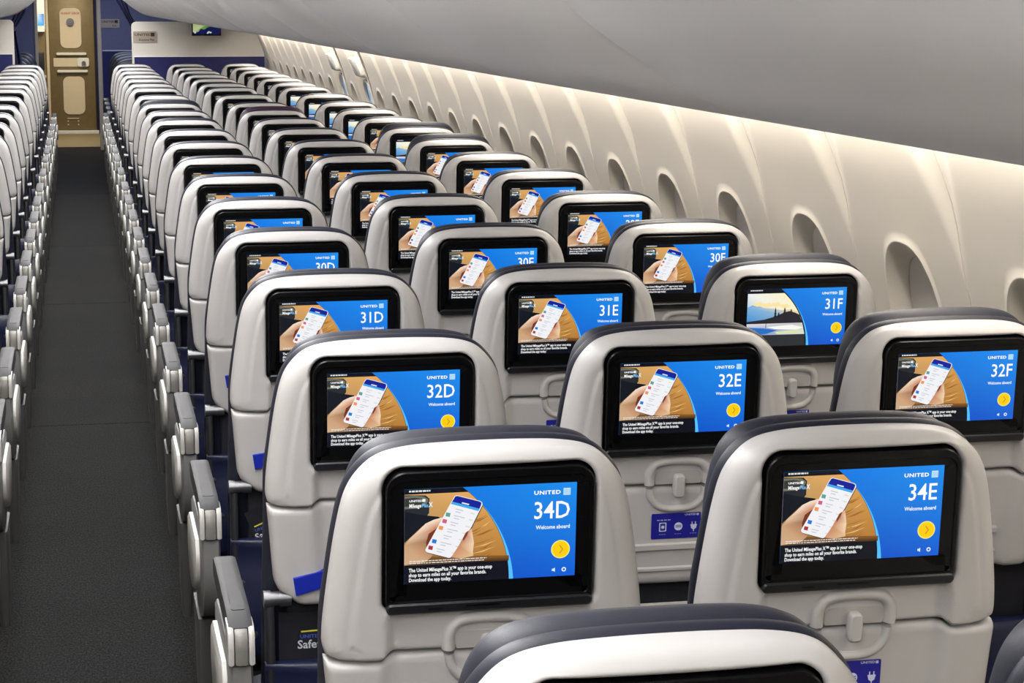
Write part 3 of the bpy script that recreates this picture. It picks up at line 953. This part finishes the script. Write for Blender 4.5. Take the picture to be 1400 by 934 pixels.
# ------------------------------------------------------------------ bulkheads at the head of the cabin
def bulkhead(name, x0, x1, top, zb):
    rad = .04; lo, hi = min(x0, x1), max(x0, x1)
    rl = rad if x0 > 0 else .002; rr_ = .002 if x0 > 0 else rad
    pts = []
    for cx, cz, a0, rr in ((hi - rr_, top - rr_, 0, rr_), (lo + rl, top - rl, 90, rl)):
        for k in range(7):
            a = math.radians(a0 + 15 * k); pts.append((cx + rr * math.cos(a), cz + rr * math.sin(a)))
    pts += [(lo, 0), (hi, 0)]
    mb = MB().loft([[(x, 18.90, z) for x, z in pts], [(x, 18.94, z) for x, z in pts]])
    o = link(name, mb.build(name, M_BULK, 30), kind='structure')
    i0 = lo + (.018 if x0 > 0 else .0); i1 = hi - (.0 if x0 > 0 else .018)
    link('navy_panel', MB().box(i0, i1, 18.892, 18.905, .02, zb, .002).build('navy_panel', M_BNAVY, 0), o)
    link('trim_strip', MB().box(i0, i1, 18.890, 18.905, zb, zb + .007, .002).build('trim_strip', M_WHITE, 0), o)
    return o


bulkhead('wall_bulkhead_right', .44, 1.60, 1.508, 1.200)
bulkhead('wall_bulkhead_left', -.568, -1.60, 1.527, 1.228)


def sign(y, x0, x1, z0, z1, second, label):
    r_ = empty('wall_sign', ((x0 + x1) / 2, y, z0), label, 'sign')
    hw = (x1 - x0) / 2; hh = z1 - z0
    o_ = rrect(-hw, hw, 0, hh, .008, 3)
    link('plate', MB().loft([[(x, 0, z) for x, z in o_], [(x, -.006, z) for x, z in o_]], True, True).build('plate', M_PLATE, 0), r_)
    for body, size, xx, zz_, sx in (('UNITED', hh * .30, -hw * .88, hh * .60, 1.45), (second, hh * .26, -hw * .50 if len(second) > 6 else hw * .25, hh * .16, .95)):
        V, Fc = text2d(body, size, bold=.02, sx=sx)
        link('lettering', mesh_from('lettering', [(xx + a, -.0072, zz_ + b_) for a, b_ in V], Fc, M_INK, 0), r_)
    link('emblem', MB().box(hw * .52, hw * .52 + hh * .34, -.0078, -.006, hh * .54, hh * .88).build('emblem', M_INK, 0), r_)


sign(18.899, .452, .655, 1.328, 1.424, 'Economy Plus', 'tan name plate on the white bulkhead beside the aisle')
sign(24.598, .226, .440, 1.394, 1.493, 'First', 'tan name plate on the blue-grey front partition')

# hanging map monitor
r_ = empty('monitor', (1.087, 18.80, 1.386), 'small monitor showing a green and navy map under the bin by the bulkhead', 'monitor')
link('monitor_case', MB().box(-.128, .128, -.010, .025, 0, .155, .004).build('monitor_case', M_BLACK, 30), r_)
link('monitor_arm', MB().box(-.03, .03, .02, .101, .05, .10).build('monitor_arm', M_FRAME, 0), r_)
A = Art(lambda x, y, dw: (x, -.0105 - dw, y), .0002)
A.rect(-.118, .012, .118, .148, (8, 16, 70), 0)
A.poly([(-.118, .148), (.06, .148), (.035, .112), (.045, .082), (.01, .072), (-.02, .055), (-.05, .06), (-.07, .035), (-.118, .03)],
       [(110, 150, 60), (150, 170, 90), (96, 150, 60), (70, 120, 50), (80, 130, 60), (120, 150, 90), (90, 140, 60), (150, 160, 110), (190, 190, 150)], 1)
for x, z in ((-.10, .025), (.02, .030), (.035, .026), (.01, .022)):
    A.poly([(x - .010, z), (x, z + .012), (x + .012, z + .002), (x, z - .006)], (190, 200, 190), 2)
link('map_picture', A.build('map_picture', M_EMITATTR), r_)


# tied-back curtains between the cabins
def curtain(side, xs_, label):
    # xs_: list of (z, x_inner, x_outer)
    rings = []
    zc = [q[0] for q in xs_][::-1]
    for z in np.linspace(.25, 1.98, 40):
        a = float(np.interp(z, zc, [q[1] for q in xs_][::-1])); b_ = float(np.interp(z, zc, [q[2] for q in xs_][::-1])); ring = []
        for k in range(25):
            t = k / 24; ring.append((a + (b_ - a) * t, 19.10 + .014 * math.sin(t * 19 + z * 2), z))
        for k in range(24, -1, -1):
            t = k / 24; ring.append((a + (b_ - a) * t, 19.13 + .014 * math.sin(t * 19 + z * 2), z))
        rings.append(ring)
    c = link('curtain', None, None, label, 'curtain', 'class divider curtains', loc=(0, 0, 0))
    link('drape', MB().loft(rings).build('drape', M_CURT, 60), c)
    z = 1.44; a = float(np.interp(z, zc, [q[1] for q in xs_][::-1])); b_ = float(np.interp(z, zc, [q[2] for q in xs_][::-1]))
    link('tie_band', MB().box(min(a, b_) - .006, max(a, b_) + .006, 19.075, 19.155, z - .02, z + .02, .008).build('tie_band', M_CURT, 40), c)


curtain(1, [(1.98, .24, .40), (1.70, .31, .405), (1.57, .385, .44), (1.45, .445, .51), (1.2, .455, .53), (.25, .46, .55)], 'navy curtain tied back behind the bulkhead on the window side')
curtain(-1, [(1.98, -.36, -.52), (1.70, -.43, -.535), (1.58, -.47, -.565), (1.45, -.555, -.62), (1.2, -.515, -.62), (.25, -.48, -.64)], 'navy curtain tied back beside the bulkhead across the aisle')


# ------------------------------------------------------------------ first class seats ahead of the bulkhead
def fc_meshes():
    hc = catmull([(0, 1.16), (.10, 1.158), (.18, 1.135), (.225, 1.08), (.245, 1.0), (.25, .8), (.25, .45)], 5)
    o_ = sym(hc, [(.24, .42), (.2, .41)])
    back = MB().loft([[(u, y, v) for u, v in offset(o_, d)] for y, d in ((-.05, -.03), (-.045, -.012), (-.03, 0), (.02, .004), (.06, -.004), (.075, -.03))]).build('backrest', M_FSEAT, 55)
    pip = MB().loft([[(u, y, v) for u, v in offset(o_, d)] for y, d in ((-.056, -.035), (-.060, -.04), (-.056, -.048))], False, False).build('back_piping', mat('grey_piping', (104, 102, 100), .4), 50)
    base = MB().box(-.25, .25, .06, .58, .12, .47, .04).build('seat_cushion', M_FSEAT, 50)
    arms = [MB().box(s_ * .285 - .035, s_ * .285 + .035, -.02, .50, .18, .66, .02).build('armrest', M_FSEAT, 50) for s_ in (-1, 1)]
    foot = MB().box(-.2, .2, .08, .5, 0, .13, .01).build('seat_base', M_FRAME, 40)
    return back, pip, base, arms, foot


FB, FP, FS, FA, FF = fc_meshes()
for side, xc in ((1, .535), (-1, -.70)):
    for k, y in enumerate((19.85, 20.8, 21.75, 22.7)):
        s_ = empty('first_class_seat', (xc, y, 0), 'wide charcoal leather seat beyond the curtain, %s ahead of the bulkhead %s' % (ORD[k], 'on the window side' if side == 1 else 'across the aisle'), 'seat', 'first class seats')
        link('backrest', FB, s_); link('back_piping', FP, s_); link('seat_cushion', FS, s_); link('seat_base', FF, s_)
        for a in FA: link('armrest', a, s_)

# ------------------------------------------------------------------ front partitions, galley, cockpit door
pr_ = link('wall_partition_right', MB().box(.235, 1.55, 24.60, 24.64, 0, 2.2).build('wall_partition_right', M_FWALL, 0), kind='structure')
link('navy_panel', MB().box(.24, 1.55, 24.590, 24.602, .01, 1.13, .002).build('navy_panel', M_BNAVY, 0), pr_)
link('trim_strip', MB().box(.24, 1.55, 24.588, 24.602, 1.13, 1.142, .002).build('trim_strip', M_WHITE, 0), pr_)
link('edge_post', MB().box(.185, .235, 24.58, 24.66, 0, 2.2, .012).build('edge_post', M_CREAM, 40), pr_)
pl_ = link('wall_partition_left', MB().box(-1.55, -.505, 24.60, 24.64, 0, 2.2).build('wall_partition_left', M_FWALL, 0), kind='structure')
link('navy_panel', MB().box(-1.55, -.51, 24.590, 24.602, .01, 1.0, .002).build('navy_panel', M_BNAVY, 0), pl_)
link('edge_post', MB().box(-.510, -.475, 24.58, 24.66, .6, 2.2, .010).build('edge_post', M_CREAM, 40), pl_)

DC = -.112
door = link('door_1', MB().box(DC - .285, DC + .285, 27.85, 27.90, .05, 2.0, .006).build('door_1', M_DOOR, 30), kind='structure')
door['label'] = 'khaki metal cockpit door with cream panels'


def door_panel(name, x0, x1, z0, z1, rr, material, y0=27.838, bev=.004):
    o_ = rrect(x0, x1, z0, z1, rr, 6)
    mb = MB().loft([[(x, 27.852, z) for x, z in o_], [(x, y0 + bev, z) for x, z in o_], [(x, y0, z) for x, z in offset(o_, -bev)]])
    return link(name, mb.build(name, material, 40), door)


up = door_panel('upper_panel', -.258, .012, 1.10, 1.612, .075, M_CREAM)
door_panel('lower_panel', -.240, .034, .25, .737, .075, M_CREAM)
door_panel('grab_bar', -.312, .068, 1.012, 1.045, .014, M_WHITE, 27.80)
door_panel('grab_bar', -.308, .078, .79, .822, .014, M_WHITE, 27.80)
door_panel('lock_plate', -.352, .095, .862, .975, .01, M_CREAM)
lk = door_panel('lock_case', -.05, .098, .862, .978, .03, M_WHITE, 27.815)
link('lock_knob', MB().cyl((.03, 27.816, .912), (.03, 27.775, .912), .026, 18).build('lock_knob', M_SILVER, 40), door)
link('door_viewer', MB().cyl((-.125, 27.84, 1.435), (-.125, 27.80, 1.435), .048, 24).cyl((-.125, 27.80, 1.435), (-.125, 27.785, 1.435), .026, 20).build('door_viewer', M_SILVER, 40), door)
V, Fc = text2d('FLIGHT DECK', .038, bold=.02, sx=1.0, align='CENTER')
link('lettering', mesh_from('lettering', [(-.12 + a, 27.8365, 1.532 + b_) for a, b_ in V], Fc, M_RED, 0), door)
for x in (-.19, -.06):
    for z in (.12, .165): link('door_rivet', MB().cyl((x, 27.852, z), (x, 27.842, z), .010, 10).build('door_rivet', M_CREAM, 40), door)
link('vent_bar', MB().box(-.20, -.05, 27.838, 27.852, .195, .205).build('vent_bar', M_CREAM, 0), door)
link('door_sill', MB().box(DC - .29, DC + .31, 27.79, 27.90, .001, .045, .004).build('door_sill', M_WHITE, 30), door)
link('door_frame', MB().box(DC - .325, DC - .287, 27.80, 27.92, 0, 2.1, .008).build('door_frame', M_CREAM, 40), door)
link('door_curtain', MB().box(DC + .288, DC + .36, 27.82, 27.90, .02, 2.1, .01).build('door_curtain', M_CURT, 40), door)

g = empty('galley_unit', (-.75, 27.35, 0), 'beige galley unit with shelves and a lit panel beside the cockpit door', 'galley')
link('cabinet', MB().box(-.35, .31, .10, .55, 0, 2.1, .01).build('cabinet', M_DOOR, 30), g)
link('upper_box', MB().box(-.30, .315, .02, .12, 1.34, 1.99, .01).build('upper_box', M_WHITE, 30), g)
link('shelf', MB().box(-.30, .31, .0, .12, 1.315, 1.34, .004).build('shelf', M_WHITE, 30), g)
link('counter', MB().box(-.30, .31, -.02, .12, .74, .77, .004).build('counter', M_CREAM, 30), g)
link('trash_flap', MB().box(.05, .29, .07, .12, .83, 1.06, .01).build('trash_flap', M_FRAME, 30), g)
link('cart', MB().box(-.1, .30, .03, .12, .05, .70, .01).build('cart', M_HINGE, 30), g)
A = Art(lambda x, y, dw: (x, .0185 - dw, y), .0003)
A.poly([(.225, 1.395), (.305, 1.395), (.305, 1.54), (.225, 1.54)], [(60, 190, 240), (40, 160, 235), (20, 130, 225), (230, 245, 255)], 0)
link('control_panel', A.build('control_panel', M_EMITATTR), g)


# ------------------------------------------------------------------ loose things in the pockets
def safety_card(row, roll, zt, dx, hw, label):
    x = XD; y = ROWY[row] + .0665
    r_ = empty('safety_card', (x + dx, y, .572), label, 'card', 'safety cards')
    r_.rotation_euler = (0, roll, 0)
    link('card', MB().box(-hw, hw, -.0012, .0012, .0, zt).build('card', M_DARK, 0), r_)
    A = Art(lambda a, b_, dw: (a, -.0014 - dw, b_), .0002)
    A.poly([(-.050, zt - .034), (hw - .005, zt - .030), (hw - .005, zt - .0275), (-.050, zt - .0315)], (222, 214, 70), 1)
    V, Fc = text2d('UNITED', .008, bold=.02, sx=1.25)
    A.tri([(-.052 + a, zt - .0435 + b_) for a, b_ in V], Fc, [srgb((70, 90, 190))] * len(V), 1)
    V, Fc = text2d('Safety', .019, bold=.02)
    A.tri([(-.056 + a, zt - .060 + b_) for a, b_ in V], Fc, [srgb((200, 205, 215))] * len(V), 1)
    link('print', A.build('print', M_PRINT), r_)


safety_card(1, 0.0, .145, -.092, .085, 'dark blue safety card in the seat pocket below the screen reading 32D')
safety_card(2, -0.36, .146, -.066, .058, 'tilted dark safety card with yellow line in the pocket of the seat reading 31D')
r_ = empty('leaflet', (XD + DX + .01, ROWY[1] + .0667, .56), 'white leaflet with magenta edge in the pocket of the seat reading 32E', 'leaflet')
link('page', MB().box(-.06, .06, -.002, .001, 0, .137).build('page', M_PAPER, 0), r_)
link('cover', MB().box(-.06, .03, -.0045, -.002, 0, .130).build('cover', M_REDBOOK, 0), r_)
